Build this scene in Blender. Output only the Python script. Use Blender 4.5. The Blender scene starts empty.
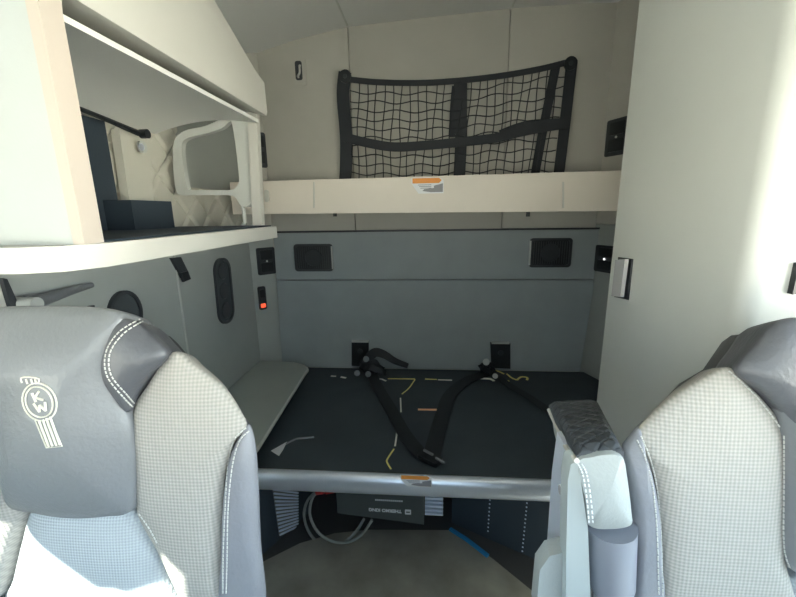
import bpy, bmesh, math, random
from mathutils import Vector, Matrix
from mathutils.bvhtree import BVHTree
random.seed(4)
sc = bpy.context.scene
COL = sc.collection
PI = math.pi

# ------------------------------------------------------------------ camera
FPX = 385.0; PITCH = math.radians(12.7); ROLL = math.radians(0.9)
YAW = math.atan(32/(385/math.cos(PITCH)))
CAM = Vector((0, 0, 1.5))
Fw = Vector((-math.sin(YAW)*math.cos(PITCH), math.cos(YAW)*math.cos(PITCH), -math.sin(PITCH)))
R0 = Vector((math.cos(YAW), math.sin(YAW), 0)); U0 = R0.cross(Fw)
Rt = R0*math.cos(ROLL)-U0*math.sin(ROLL); Up = U0*math.cos(ROLL)+R0*math.sin(ROLL)
cd = bpy.data.cameras.new('camera'); cam = bpy.data.objects.new('camera', cd); COL.objects.link(cam)
cd.sensor_fit = 'HORIZONTAL'; cd.sensor_width = 36; cd.lens = FPX/796*36
cd.clip_start = 0.02; cd.clip_end = 200
M = Matrix((Rt, Up, -Fw)).transposed().to_4x4(); M.translation = CAM
cam.matrix_world = M; sc.camera = cam

def ray(u, v): return (Fw*FPX + Rt*(u-398) - Up*(v-298.5))
def at(u, v, ax, val):
    d = ray(u, v); i = 'xyz'.index(ax)
    return CAM + d*((val-CAM[i])/d[i])
def atp(u, v, p0, n):
    d = ray(u, v); return CAM + d*((p0-CAM).dot(n)/d.dot(n))

# ------------------------------------------------------------------ materials
def mat(name, col, rough=.6, metal=0, bump=0, scale=60, var=0.0, coat=0, spec=.5, emit=None, es=0):
    m = bpy.data.materials.new(name); m.use_nodes = True
    nt = m.node_tree; b = nt.nodes['Principled BSDF']
    b.inputs['Base Color'].default_value = (*col, 1)
    b.inputs['Roughness'].default_value = rough
    b.inputs['Metallic'].default_value = metal
    b.inputs['Specular IOR Level'].default_value = spec
    b.inputs['Coat Weight'].default_value = coat
    if emit:
        b.inputs['Emission Color'].default_value = (*emit, 1); b.inputs['Emission Strength'].default_value = es
    tc = nt.nodes.new('ShaderNodeTexCoord')
    nz = nt.nodes.new('ShaderNodeTexNoise'); nz.inputs['Scale'].default_value = scale; nz.inputs['Detail'].default_value = 4
    nt.links.new(tc.outputs['Object'], nz.inputs['Vector'])
    if bump:
        bp = nt.nodes.new('ShaderNodeBump'); bp.inputs['Strength'].default_value = bump; bp.inputs['Distance'].default_value = .002
        nt.links.new(nz.outputs['Fac'], bp.inputs['Height']); nt.links.new(bp.outputs['Normal'], b.inputs['Normal'])
    if var:
        n2 = nt.nodes.new('ShaderNodeTexNoise'); n2.inputs['Scale'].default_value = 6; n2.inputs['Detail'].default_value = 5
        nt.links.new(tc.outputs['Object'], n2.inputs['Vector'])
        r = nt.nodes.new('ShaderNodeValToRGB')
        r.color_ramp.elements[0].position = .3; r.color_ramp.elements[1].position = .7
        r.color_ramp.elements[0].color = (*[c*(1-var) for c in col], 1)
        r.color_ramp.elements[1].color = (*[min(1, c*(1+var)) for c in col], 1)
        nt.links.new(n2.outputs['Fac'], r.inputs['Fac']); nt.links.new(r.outputs['Color'], b.inputs['Base Color'])
    return m

def weave(name, c1, c2, period=.007, rough=.75):
    m = mat(name, c1, rough); nt = m.node_tree; b = nt.nodes['Principled BSDF']
    tc = nt.nodes.new('ShaderNodeTexCoord'); sp = nt.nodes.new('ShaderNodeSeparateXYZ')
    nt.links.new(tc.outputs['Object'], sp.inputs[0])
    k = 2*PI/period
    def s(a, bb, sign):
        ad = nt.nodes.new('ShaderNodeMath'); ad.operation = 'ADD' if sign > 0 else 'SUBTRACT'
        nt.links.new(a, ad.inputs[0]); nt.links.new(bb, ad.inputs[1])
        mu = nt.nodes.new('ShaderNodeMath'); mu.operation = 'MULTIPLY'; mu.inputs[1].default_value = k*.6
        nt.links.new(ad.outputs[0], mu.inputs[0])
        si = nt.nodes.new('ShaderNodeMath'); si.operation = 'SINE'; nt.links.new(mu.outputs[0], si.inputs[0]); return si.outputs[0]
    sx = s(sp.outputs['X'], sp.outputs['Z'], 1); sz = s(sp.outputs['X'], sp.outputs['Z'], -1)
    mm = nt.nodes.new('ShaderNodeMath'); mm.operation = 'MULTIPLY_ADD'; mm.inputs[2].default_value = 0
    nt.links.new(sx, mm.inputs[0]); nt.links.new(sz, mm.inputs[1])
    r = nt.nodes.new('ShaderNodeMapRange'); r.inputs[1].default_value = -1; r.inputs[2].default_value = 1
    nt.links.new(mm.outputs[0], r.inputs[0])
    mx = nt.nodes.new('ShaderNodeMix'); mx.data_type = 'RGBA'
    mx.inputs[6].default_value = (*c1, 1); mx.inputs[7].default_value = (*c2, 1)
    nt.links.new(r.outputs[0], mx.inputs[0]); nt.links.new(mx.outputs[2], b.inputs['Base Color'])
    bp = nt.nodes.new('ShaderNodeBump'); bp.inputs['Strength'].default_value = .5; bp.inputs['Distance'].default_value = .0015
    nt.links.new(r.outputs[0], bp.inputs['Height']); nt.links.new(bp.outputs['Normal'], b.inputs['Normal'])
    return m

def glassmat():
    m = bpy.data.materials.new('window_glass'); m.use_nodes = True; nt = m.node_tree
    nt.nodes.clear(); o = nt.nodes.new('ShaderNodeOutputMaterial')
    t = nt.nodes.new('ShaderNodeBsdfTransparent'); t.inputs[0].default_value = (.93, .97, .96, 1)
    g = nt.nodes.new('ShaderNodeBsdfGlossy'); g.inputs['Roughness'].default_value = .02
    x = nt.nodes.new('ShaderNodeMixShader'); x.inputs[0].default_value = .06
    nt.links.new(t.outputs[0], x.inputs[1]); nt.links.new(g.outputs[0], x.inputs[2]); nt.links.new(x.outputs[0], o.inputs[0])
    return m

MT = dict(
    wall=mat('beige_grey_vinyl', (.47, .455, .41), .6, bump=.25, scale=300, var=.03),
    wallside=mat('grey_side_trim', (.38, .40, .375), .6, bump=.25, scale=300, var=.03),
    ceil=mat('ceiling_vinyl', (.66, .66, .65), .7, bump=.2, scale=300),
    padlow=mat('blue_grey_panel', (.31, .345, .35), .5, bump=.2, scale=250, var=.05),
    rail=mat('cream_plastic', (.70, .64, .565), .45, bump=.15, scale=250, var=.02),
    cab=mat('white_plastic', (.55, .535, .49), .4, bump=.12, scale=300, var=.02),
    cabfront=mat('white_plastic_cool_lit', (.46, .485, .48), .4, bump=.12, scale=300, var=.02),  # same white plastic, cool windscreen light put into its colour
    cabedge=mat('cream_frame', (.52, .455, .40), .45, bump=.1, scale=300),
    cabin=mat('cabinet_liner', (.78, .78, .74), .5, bump=.15, scale=200),
    frame=mat('grey_frame_plastic', (.52, .53, .50), .4, bump=.1, scale=200),
    closet=mat('closet_laminate', (.545, .555, .525), .38, bump=.1, scale=300, var=.015),
    dark=mat('dark_plastic', (.035, .04, .045), .45, bump=.2, scale=150),
    navy=mat('dark_blue_liner', (.026, .040, .056), .7, bump=.4, scale=150),
    black=mat('black_webbing', (.014, .018, .024), .6, bump=.6, scale=500),
    blackp=mat('black_plastic', (.012, .015, .018), .35),
    deck=mat('black_felt_board', (.042, .056, .068), .6, bump=.5, scale=400, var=.15),
    steel=mat('brushed_aluminium', (.72, .76, .84), .33, metal=.6, bump=.05, scale=40),
    chrome=mat('chrome', (.78, .76, .76), .22, metal=.5),
    quilt=mat('quilted_vinyl', (.56, .54, .47), .55, bump=.2, scale=250),
    leather=mat('grey_leather', (.155, .163, .172), .38, bump=.5, scale=130, var=.05),
    leatherd=mat('dark_grey_leather', (.075, .078, .088), .40, bump=.5, scale=130, var=.05),
    leathers=mat('side_grey_leather', (.185, .19, .21), .42, bump=.5, scale=130, var=.05),
    cloth=weave('woven_cloth', (.36, .345, .31), (.255, .245, .225), .007),
    cloth2=weave('woven_centre_cloth', (.42, .45, .46), (.32, .35, .37), .006),
    shell=mat('seat_shell', (.05, .052, .056), .6),
    thread=mat('silver_thread', (.50, .50, .47), .5),
    emb=mat('emblem_thread', (.60, .58, .50), .5),
    table=mat('table_laminate', (.36, .39, .36), .35, var=.03),
    tedge=mat('table_edge_band', (.50, .51, .47), .45),
    mat=mat('grey_brown_floor_mat', (.27, .26, .225), .38, bump=.8, scale=12, var=.25),
    floor=mat('dark_floor', (.05, .05, .052), .7, bump=.3, scale=90),
    white=mat('white_print', (.75, .76, .78), .5), orange=mat('orange_print', (.80, .30, .05), .5),
    lgrey=mat('label_grey', (.25, .25, .27), .5),
    yellow=mat('yellow_chalk', (.85, .74, .25), .6), pale=mat('pale_chalk', (.85, .84, .76), .6),
    peach=mat('peach_mark', (.85, .45, .26), .6),
    red=mat('red_plastic', (.55, .05, .045), .4), redled=mat('red_indicator', (.6, .05, .02), .4, emit=(1, .12, .05), es=1.2),
    blue=mat('blue_edge', (.02, .20, .46), .5), fin=mat('pale_blue_fins', (.62, .70, .84), .4, metal=.1),
    cable=mat('grey_cable', (.24, .26, .25), .5), armw=mat('armrest_vinyl', (.30, .325, .32), .45, bump=.3, scale=200),
    armq=mat('armrest_pad', (.040, .047, .055), .5, bump=.08, scale=300), sleeve=mat('grey_sleeve', (.19, .20, .235), .4),
    armside=mat('armrest_side_plastic', (.37, .41, .41), .35), boxg=mat('power_box_paint', (.075, .085, .085), .5),
    led=mat('white_led', (.8, .8, .8), .3, emit=(1, 1, 1), es=1.5), pocket=mat('dark_mesh_fabric', (.06, .07, .075), .8, bump=1, scale=300),
    glass=glassmat(), cabext=mat('cab_paint', (.4, .4, .4), .6),
)

# ------------------------------------------------------------------ helpers
def thing(name, label, cat, loc, group=None):
    o = bpy.data.objects.new(name, None); COL.objects.link(o); o.empty_display_size = .05
    o.location = loc; o['label'] = label; o['category'] = cat
    if group: o['group'] = group
    return o
def origin(o):
    v = Vector((0, 0, 0))
    while o: v += o.location; o = o.parent
    return v
def part(name, bm, m, parent=None, label=None, smooth=True, bevel=0, seg=2, angle=35):
    if bevel:
        es = [e for e in bm.edges if len(e.link_faces) == 2 and e.calc_face_angle(0) > math.radians(30)]
        bmesh.ops.bevel(bm, geom=es, offset=bevel, segments=seg, affect='EDGES', profile=.6, clamp_overlap=True)
    bmesh.ops.recalc_face_normals(bm, faces=bm.faces)
    if parent: bmesh.ops.translate(bm, verts=bm.verts, vec=-origin(parent))
    me = bpy.data.meshes.new(name); bm.to_mesh(me); bm.free()
    ms = m if isinstance(m, (list, tuple)) else [m]
    for x in ms: me.materials.append(x)
    o = bpy.data.objects.new(name, me); COL.objects.link(o)
    if smooth:
        for p in me.polygons: p.use_smooth = True
        try: me.set_sharp_from_angle(angle=math.radians(angle))
        except Exception: pass
    if parent: o.parent = parent
    if label: o['label'] = label
    return o
def struct(name, bm, m, **k):
    o = part(name, bm, m, **k); o['kind'] = 'structure'; return o
def single(name, bm, m, label, cat, group=None, **k):
    bm.verts.ensure_lookup_table()
    c = sum((v.co for v in bm.verts), Vector())/len(bm.verts)
    bmesh.ops.translate(bm, verts=bm.verts, vec=-c)
    o = part(name, bm, m, **k); o.location = c; o['label'] = label; o['category'] = cat
    if group: o['group'] = group
    return o
def BM(): return bmesh.new()
def box(bm, x0, x1, y0, y1, z0, z1):
    vs = [bm.verts.new((x, y, z)) for x in (x0, x1) for y in (y0, y1) for z in (z0, z1)]
    for f in ((0, 1, 3, 2), (4, 6, 7, 5), (0, 4, 5, 1), (2, 3, 7, 6), (0, 2, 6, 4), (1, 5, 7, 3)):
        bm.faces.new([vs[i] for i in f])
    return bm
def prism(bm, pts, vec):
    a = [bm.verts.new(p) for p in pts]; b = [bm.verts.new(Vector(p)+Vector(vec)) for p in pts]
    bm.faces.new(a); bm.faces.new(b[::-1]); n = len(a)
    for i in range(n): bm.faces.new((a[i], b[i], b[(i+1) % n], a[(i+1) % n]))
    return bm
def slab(bm, pts, holes, vec):
    """a plate with one hole: outer and hole loops with equal counts"""
    n = len(pts); V = Vector(vec)
    a = [bm.verts.new(p) for p in pts]; h = [bm.verts.new(p) for p in holes]
    a2 = [bm.verts.new(Vector(p)+V) for p in pts]; h2 = [bm.verts.new(Vector(p)+V) for p in holes]
    for i in range(n):
        j = (i+1) % n
        bm.faces.new((a[i], a[j], h[j], h[i])); bm.faces.new((a2[j], a2[i], h2[i], h2[j]))
        bm.faces.new((a[j], a[i], a2[i], a2[j])); bm.faces.new((h[i], h[j], h2[j], h2[i]))
    return bm
def spline(pts, n=8, closed=False):
    pts = [Vector(p) for p in pts]; out = []; N = len(pts)
    rng = range(N) if closed else range(N-1)
    for i in rng:
        if closed: p = [pts[(i+k-1) % N] for k in range(4)]
        else: p = [pts[max(0, i-1)], pts[i], pts[i+1], pts[min(N-1, i+2)]]
        for k in range(n):
            t = k/n
            out.append(.5*((2*p[1])+(p[2]-p[0])*t+(2*p[0]-5*p[1]+4*p[2]-p[3])*t*t+(3*p[1]-p[0]-3*p[2]+p[3])*t**3))
    if not closed: out.append(pts[-1])
    return out
def tube(bm, pts, r, n=8, closed=False, ell=None):
    pts = [Vector(p) for p in pts]; rings = []; N = len(pts); up = None
    for i, p in enumerate(pts):
        if closed: d = pts[(i+1) % N]-pts[i-1]
        else: d = pts[min(N-1, i+1)]-pts[max(0, i-1)]
        if d.length < 1e-9: d = Vector((0, 0, 1))
        d.normalize()
        if up is None:
            up = Vector((0, 0, 1)) if abs(d.z) < .9 else Vector((0, 1, 0))
        s = d.cross(up)
        if s.length < 1e-5: s = d.orthogonal()
        s.normalize(); up = s.cross(d).normalized()
        rr = r[i] if isinstance(r, (list, tuple)) else r
        rings.append([bm.verts.new(p+s*math.cos(2*PI*k/n)*rr+up*math.sin(2*PI*k/n)*rr*(ell or 1)) for k in range(n)])
    for i in range(N if closed else N-1):
        a, b = rings[i], rings[(i+1) % N]
        for k in range(n): bm.faces.new((a[k], a[(k+1) % n], b[(k+1) % n], b[k]))
    if not closed: bm.faces.new(rings[0][::-1]); bm.faces.new(rings[-1])
    return bm
def ribbon(bm, pts, w, nrm, th=.003):
    """flat strap along pts; width w lies across, in the plane with normal nrm (vector or list)"""
    pts = [Vector(p) for p in pts]; rows = []
    for i, p in enumerate(pts):
        d = (pts[min(len(pts)-1, i+1)]-pts[max(0, i-1)]).normalized()
        nn = Vector(nrm[i] if isinstance(nrm, list) else nrm).normalized()
        s = d.cross(nn).normalized(); ww = (w[i] if isinstance(w, list) else w)/2
        rows.append([bm.verts.new(q) for q in (p-s*ww-nn*th/2, p+s*ww-nn*th/2, p+s*ww+nn*th/2, p-s*ww+nn*th/2)])
    for a, b in zip(rows, rows[1:]):
        for k in range(4): bm.faces.new((a[k], a[(k+1) % 4], b[(k+1) % 4], b[k]))
    bm.faces.new(rows[0][::-1]); bm.faces.new(rows[-1])
    return bm
def rrect(c, a, b, w, h, r, n=5):
    """rounded rectangle loop, centre c, axes a,b"""
    c, a, b = Vector(c), Vector(a), Vector(b); out = []
    for sx, sy, t0 in ((1, 1, 0), (-1, 1, 90), (-1, -1, 180), (1, -1, 270)):
        for k in range(n+1):
            t = math.radians(t0+90*k/n)
            out.append(c+a*(sx*(w/2-r)+r*math.cos(t))+b*(sy*(h/2-r)+r*math.sin(t)))
    return out
def cyl(bm, p, d, r, L, n=24, r2=None):
    p = Vector(p); d = Vector(d).normalized()
    return tube(bm, [p, p+d*L], [r, r if r2 is None else r2], n)
def text_mesh(s, size, c, xdir, ydir, name, m, parent, ext=.0006, label=None):
    cu = bpy.data.curves.new(name, 'FONT'); cu.body = s; cu.size = size; cu.extrude = ext; cu.align_x = 'CENTER'; cu.align_y = 'CENTER'
    cu.offset = size*.045
    o = bpy.data.objects.new(name, cu); COL.objects.link(o); bpy.context.view_layer.update()
    me = bpy.data.meshes.new_from_object(o.evaluated_get(bpy.context.evaluated_depsgraph_get()))
    bpy.data.objects.remove(o); bpy.data.curves.remove(cu)
    xd, yd = Vector(xdir), Vector(ydir); zd = xd.cross(yd)
    mw = Matrix((xd, yd, zd)).transposed().to_4x4(); mw.translation = Vector(c)
    bm = BM(); bm.from_mesh(me); bpy.data.meshes.remove(me); bmesh.ops.transform(bm, matrix=mw, verts=bm.verts)
    return part(name, bm, m, parent, smooth=False, label=label)

# ------------------------------------------------------------------ room shell
XL, XR, YB, ZC = -1.09, 1.09, 2.42, 2.60
YF = -.62
bm = BM(); box(bm, XL-.05, XR+.05, YF-.05, YB+.05, -.06, 0); struct('floor', bm, MT['floor'])
# ceiling: shallow vault, lower towards the left
prof = [(-1.14, 2.33), (-1.0, 2.40), (-.75, 2.46), (-.45, 2.51), (0, 2.535), (.45, 2.555), (.8, 2.56), (1.0, 2.555), (1.14, 2.54)]
bm = BM()
prism(bm, [Vector((x, YF-.05, z)) for x, z in prof]+[Vector((1.14, YF-.05, 2.7)), Vector((-1.14, YF-.05, 2.7))], (0, YB-YF+.15, 0))
struct('ceiling', bm, MT['ceil'], angle=50)
# ceiling seams
bm = BM()
for x, z in ((-.45, 2.508), (.44, 2.552)): box(bm, x-.004, x+.004, YF, 2.375, z-.005, z+.004)
struct('trim_1', bm, MT['frame'])
# rear wall
bm = BM(); box(bm, XL-.05, XR+.05, YB+.03, YB+.09, 0, 2.68); struct('wall_rear', bm, MT['wall'])
bm = BM()
for a, b in ((-1.03, -.4535), (-.4505, .4365), (.4395, 1.03)):
    q = BM(); box(q, a, b, YB-.02, YB+.035, 1.2, 2.62)
    es = [e for e in q.edges]; bmesh.ops.bevel(q, geom=es, offset=.006, segments=3, affect='EDGES', profile=.5)
    me = bpy.data.meshes.new('t'); q.to_mesh(me); q.free(); bm.from_mesh(me); bpy.data.meshes.remove(me)
struct('trim_2', bm, MT['wall'])
# corner facets
for nm, s, y2 in (('trim_3', -1, 2.27), ('trim_4', 1, 2.12)):
    bm = BM()
    p = [(s*.985, YB-.018, 0), (s*1.10, y2, 0), (s*1.14, y2, 0), (s*1.14, YB+.03, 0), (s*.985, YB+.03, 0)]
    prism(bm, [Vector(q) for q in p], (0, 0, 1.41)); struct(nm, bm, MT['wallside'], bevel=.004)
    bm = BM(); prism(bm, [Vector(q)+Vector((0, 0, 1.414)) for q in p], (0, 0, 1.2)); struct('trim_5' if s < 0 else 'trim_6', bm, MT['wall'], bevel=.004)
def wall_with_opening(bm, fix, axis, thick, rect, hole):
    # rect,(a0,a1,b0,b1); hole: 4 pts (a,b)
    (a0, a1, b0, b1) = rect
    o = [(a0, b0), (a1, b0), (a1, b1), (a0, b1)]
    if len(hole) == 6: o = [(a0, b0), (a1, b0), (a1, 1.5), (a1, b1), (a0+.3, b1), (a0, b1)]
    mk = (lambda a, b: Vector((fix, a, b))) if axis == 'x' else (lambda a, b: Vector((a, fix, b)))
    slab(bm, [mk(*p) for p in o], [mk(*p) for p in hole], (thick, 0, 0) if axis == 'x' else (0, thick, 0))
rw = at(8, 318, 'x', XL)
holeL = [(-.44, 1.10), (.10, 1.10), (.08, 1.38), (-.24, 1.43), (-.30, 1.62), (-.44, 1.62)]  # unseen opening, stepped outline shaped to cast the sun patch on the seat
bm = BM(); wall_with_opening(bm, XL, 'x', -.05, (YF-.05, YB+.05, 0, 2.68), holeL); struct('wall_left', bm, MT['wallside'])
holeR = [(-.5, 1.05), (.55, 1.05), (.48, 1.74), (-.5, 1.74)]
bm = BM(); wall_with_opening(bm, XR, 'x', .05, (YF-.05, YB+.05, 0, 2.68), holeR); struct('wall_right', bm, MT['wallside'])
holeF = [(-.98, 1.06), (.98, 1.06), (.95, 1.64), (-.95, 1.64)]  # unseen windscreen, top edge lowered to keep sun off the right seat
bm = BM(); wall_with_opening(bm, YF, 'y', -.05, (XL-.05, XR+.05, 0, 2.68), holeF); struct('wall_front', bm, MT['cabext'])
for nm, fix, ax, h in (('window_1', XL-.03, 'x', holeL), ('window_2', XR+.03, 'x', holeR), ('window_3', YF-.03, 'y', holeF)):
    mk = (lambda a, b: Vector((fix, a, b))) if ax == 'x' else (lambda a, b: Vector((a, fix, b)))
    bm = BM(); prism(bm, [mk(*p) for p in h], (.004, 0, 0) if ax == 'x' else (0, .004, 0)); w = struct(nm, bm, MT['glass'], smooth=False)
    c = sum((mk(*p) for p in h), Vector())/len(h)
    bm = BM(); inn = [mk(*p)+(Vector((.035, 0, 0)) if nm == 'window_1' else Vector()) for p in h]
    out = [p+(p-c).normalized()*.05 for p in inn]; inn = [p-(p-c).normalized()*.012 for p in inn]
    slab(bm, out, inn, (.012, 0, 0) if ax == 'x' else (0, .012, 0)); f = part('window_frame', bm, MT['dark'], w)

# quilted diamond lining on the left wall inside the cabinet
def quilt_grid(bm, P, nu, nv, W, H, cell, depth, inside=None):
    """P(a,b,h)->world; a in 0..W, b in 0..H"""
    g = {}
    for i in range(nu+1):
        for j in range(nv+1):
            a, b = W*i/nu, H*j/nv
            def dl(t): t = (t/cell) % 1.0; return min(t, 1-t)*2
            d = min(dl(a+b), dl(a-b)); h = depth*min(1, (d*4.5))**.5
            g[i, j] = bm.verts.new(P(a, b, h))
    for i in range(nu):
        for j in range(nv):
            if inside and not inside(W*(i+.5)/nu, H*(j+.5)/nv): continue
            bm.faces.new((g[i, j], g[i+1, j], g[i+1, j+1], g[i, j+1]))
    bmesh.ops.delete(bm, geom=[v for v in bm.verts if not v.link_faces], context='VERTS')
bm = BM()
quilt_grid(bm, lambda a, b, h: Vector((XL+.006+h, 1.12+a, 1.42+b)), 260, 110, 1.1, .46, .16, .022,
           lambda a, b: a < .55 or b < .20)
box(bm, XL-.005, XL+.006, 1.12, 1.67, 1.42, 1.88); box(bm, XL-.005, XL+.006, 1.67, 2.22, 1.42, 1.62)
struct('trim_7', bm, MT['quilt'], label='diamond quilted vinyl wall lining')

# ------------------------------------------------------------------ left overhead cabinet
cx, cy0, cy1 = -.62, .665, 1.56
cab = thing('overhead_cabinet', 'white open overhead cabinet on the left wall above the seat', 'cabinet', (-.85, 1.1, 1.39))
# shelf with rounded front corner
bm = BM()
o = [(XL+.004, .60), (-.80, .60), (-.70, .605), (-.645, .63), (-.618, .69), (-.615, .8), (-.615, 1.545), (-.66, 1.60), (XL+.035, 1.60)]
prism(bm, [Vector((x, y, 1.405)) for x, y in o], (0, 0, .045))
part('shelf', bm, MT['cab'], cab, bevel=.010, seg=3)
bm = BM(); box(bm, XL+.03, -.635, .70, 1.54, 1.4505, 1.4545); part('shelf_mat', bm, MT['navy'], cab, label='dark liner on the shelf')
# front panel facing the windscreen and the jamb
bm = BM(); prism(bm, [Vector(p) for p in ((XL+.004, .655, 1.4505), (-.622, .655, 1.4505), (-.622, .655, 2.30), (XL+.004, .655, 2.30))], (0, .03, 0))
part('front_panel', bm, MT['cabfront'], cab, bevel=.008, seg=3)
bm = BM(); prism(bm, [Vector(p) for p in ((-.619, .654, 1.451), (-.619, .697, 1.451), (-.619, .697, 1.835), (-.619, .705, 1.9), (-.619, .654, 1.9))], (-.022, 0, 0))
part('jamb', bm, MT['cabedge'], cab, bevel=.006, seg=3, label='cream front jamb')
# top box: fascia leaning, underside lip
pA, pB, pC = at(262, 115, 'x', -.60), at(262, 84, 'x', -.60), None
top = [(-.60, 1.855), (-.592, 1.88), (-.62, 1.97), (-.70, 2.12), (XL+.004, 2.16), (XL+.004, 1.90), (-.70, 1.885), (-.625, 1.862)]
near_ = [(-.60, 1.862), (-.594, 1.88), (-.61, 2.20), (-.66, 2.42), (XL+.004, 2.42), (XL+.004, 1.90), (-.70, 1.885), (-.625, 1.865)]
top[0] = (-.612, 1.862); top[1] = (-.608, 1.875); top[2] = (-.61, 1.975); top[3] = (-.63, 2.0); top[4] = (XL+.004, 2.03)
bm = BM(); a = [bm.verts.new((x, .656, z)) for x, z in near_]; b = [bm.verts.new((x, 1.53, z)) for x, z in top]
bm.faces.new(a); bm.faces.new(b[::-1])
for i in range(8): bm.faces.new((a[i], b[i], b[(i+1) % 8], a[(i+1) % 8]))
part('top_box', bm, MT['cab'], cab, bevel=.006, seg=3)
# curved lift-up inner ceiling
bm = BM(); rows = []
for j in range(13):
    t = j/12; x = -.645-(t)*(1.065-.645); z = 1.838+.022*math.sin(t*PI*.9)-.035*t*t
    rows.append((x, z))
pl = [Vector((x, .70, z)) for x, z in rows]+[Vector((x, .70, z+.012)) for x, z in rows[::-1]]
prism(bm, pl, (0, .83, 0)); part('inner_ceiling', bm, MT['cabin'], cab, angle=60)
# end post with white edge and the loop frame
bm = BM(); prism(bm, [at(247, 112, 'y', 1.535), at(256, 108, 'y', 1.535), at(262, 232, 'y', 1.535), at(253, 232, 'y', 1.535)], (0, .03, 0))
part('end_post', bm, MT['cab'], cab, bevel=.004)
outer = [(176, 190), (173, 165), (174, 142), (184, 131), (205, 126), (225, 117), (237, 110), (246, 107), (250, 150), (254, 192), (252, 202), (246, 207), (240, 205), (233, 196), (210, 195), (190, 195), (181, 195)]
hole = [(187, 187), (183, 165), (182, 145), (188, 138), (207, 133), (222, 128), (229, 122), (232, 124), (236, 150), (239, 178), (238, 184), (236, 187), (234, 189), (229, 190), (210, 190), (198, 190), (190, 190)]
bm = BM(); slab(bm, spline([at(*p, 'y', 1.545) for p in outer], 4, True), spline([at(*p, 'y', 1.545) for p in hole], 4, True), (0, .025, 0))
part('loop_frame', bm, MT['frame'], cab, bevel=.004, label='grey rounded loop frame at the far end')
bm = BM(); tube(bm, [at(253, 205, 'y', 1.56), at(243, 206, 'y', 1.56), at(245, 222, 'y', 1.56), at(240, 230, 'y', 1.56)], .008); part('frame_bracket', bm, MT['frame'], cab)
q_liner = at(112, 165, 'x', XL+.045).y
# dark liner at near end, cream box, gas strut, lock
bm = BM(); box(bm, XL+.028, XL+.045, .70, q_liner, 1.455, 1.80); part('side_liner', bm, MT['navy'], cab, label='dark blue side liner', bevel=.003)
bm = BM(); box(bm, XL+.03, -.95, 1.20, 1.40, 1.455, 1.55); part('bin', bm, MT['navy'], cab, label='small dark bin on the shelf', bevel=.012, seg=3)
bm = BM(); q = [at(119, 129, 'x', -1.02), at(150, 133, 'x', -1.02), at(154, 205, 'x', -1.02), at(130, 205, 'x', -1.02)]
prism(bm, q, (-.03, 0, 0)); part('inner_box', bm, MT['quilt'], cab, bevel=.012, seg=3, label='smooth beige inner box')
bm = BM(); tube(bm, [at(78, 108, 'x', -.99), at(110, 121, 'x', -.985), at(138, 133, 'x', -.98)], [.007, .008, .010]); cyl(bm, at(141, 134, 'x', -.985), (1, 0, 0), .015, .025)
part('gas_strut', bm, MT['blackp'], cab, label='black stay strut')
bm = BM(); cyl(bm, at(141, 147, 'x', -.999), (1, 0, 0), .020, .008); a = part('lock', bm, MT['frame'], cab, bevel=.002)
bm = BM(); cyl(bm, at(141, 147, 'x', -.991), (1, 0, 0), .012, .004); part('lock_face', bm, MT['steel'], a)

# ------------------------------------------------------------------ upper bunk rail
ub = thing('upper_bunk', 'cream upper bunk board across the rear wall under the net', 'bunk', (0, 2.15, 1.49))
bm = BM()
p0, p1, p2, p3 = Vector((-1.0, 1.95, 1.500)), Vector((1.03, 1.95, 1.487)), Vector((1.03, 1.95, 1.672)), Vector((-1.0, 1.95, 1.658))
prism(bm, [p0, p1, p2, p3], (0, .035, 0)); part('front_rail', bm, MT['rail'], ub, bevel=.012, seg=3)
bm = BM(); prism(bm, [Vector((-1.0, 1.98, 1.512)), Vector((1.0, 1.98, 1.505)), Vector((1.0, 1.98, 1.55)), Vector((-1.0, 1.98, 1.555))], (0, .40, 0)); part('deck', bm, MT['wall'], ub)
for u in (314, 563):
    a, b = at(u, 182, 'y', 1.9495), at(u, 208, 'y', 1.9495)
    bm = BM(); prism(bm, [a-Vector((.004, 0, 0)), a+Vector((.004, 0, 0)), b+Vector((.004, 0, 0)), b-Vector((.004, 0, 0))], (0, -.004, 0)); part('joint_rib', bm, MT['cab'], ub, bevel=.001)
bm = BM(); c = at(267, 196, 'y', 1.948); prism(bm, rrect(c, (1, 0, 0), (0, 0, 1), .022, .06, .01), (0, -.008, 0)); part('end_catch', bm, MT['cab'], ub, bevel=.003)
for u, v in ((335, 214.5), (528, 214.5)):
    bm = BM(); cyl(bm, at(u, v, 'y', 2.02)+Vector((0, 0, .012)), (0, 0, -1), .010, .022, 12); part('bolt', bm, MT['blackp'], ub)
def warning(parent, cpt, w, h, name='warning_label', nrm=Vector((0, -1, 0))):
    X = Vector((1, 0, 0)); Z = Vector((0, 0, 1))
    def q(pts, d, m, nm, par, **k):
        bm = BM(); prism(bm, [cpt+X*(a*w)+Z*(b*h)+nrm*d for a, b in pts], nrm*.0006); return part(nm, bm, m, par, smooth=False, **k)
    s = q([(-.5, .5), (.38, .5), (.5, .3), (.5, -.5), (-.28, -.5), (-.5, .12)], 0, MT['white'], name, parent, label='white warning sticker with an orange band')
    q([(-.47, .46), (.36, .46), (.44, .32), (.36, .14), (-.47, .14)], .0007, MT['orange'], 'orange_band', s)
    q([(.2, -.02), (.48, .12), (.48, -.42), (.1, -.42), (-.16, -.34), (-.1, -.22), (.2, -.16)], .0007, MT['lgrey'], 'pictogram', s)
    for k in range(3): q([(-.3+.04*k, .06-.1*k), (.12, .06-.1*k), (.12, .02-.1*k), (-.3+.04*k, .02-.1*k)], .0007, MT['lgrey'], 'print_line', s)
warning(ub, at(427.5, 185.5, 'y', 1.949), .155, .075)

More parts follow.
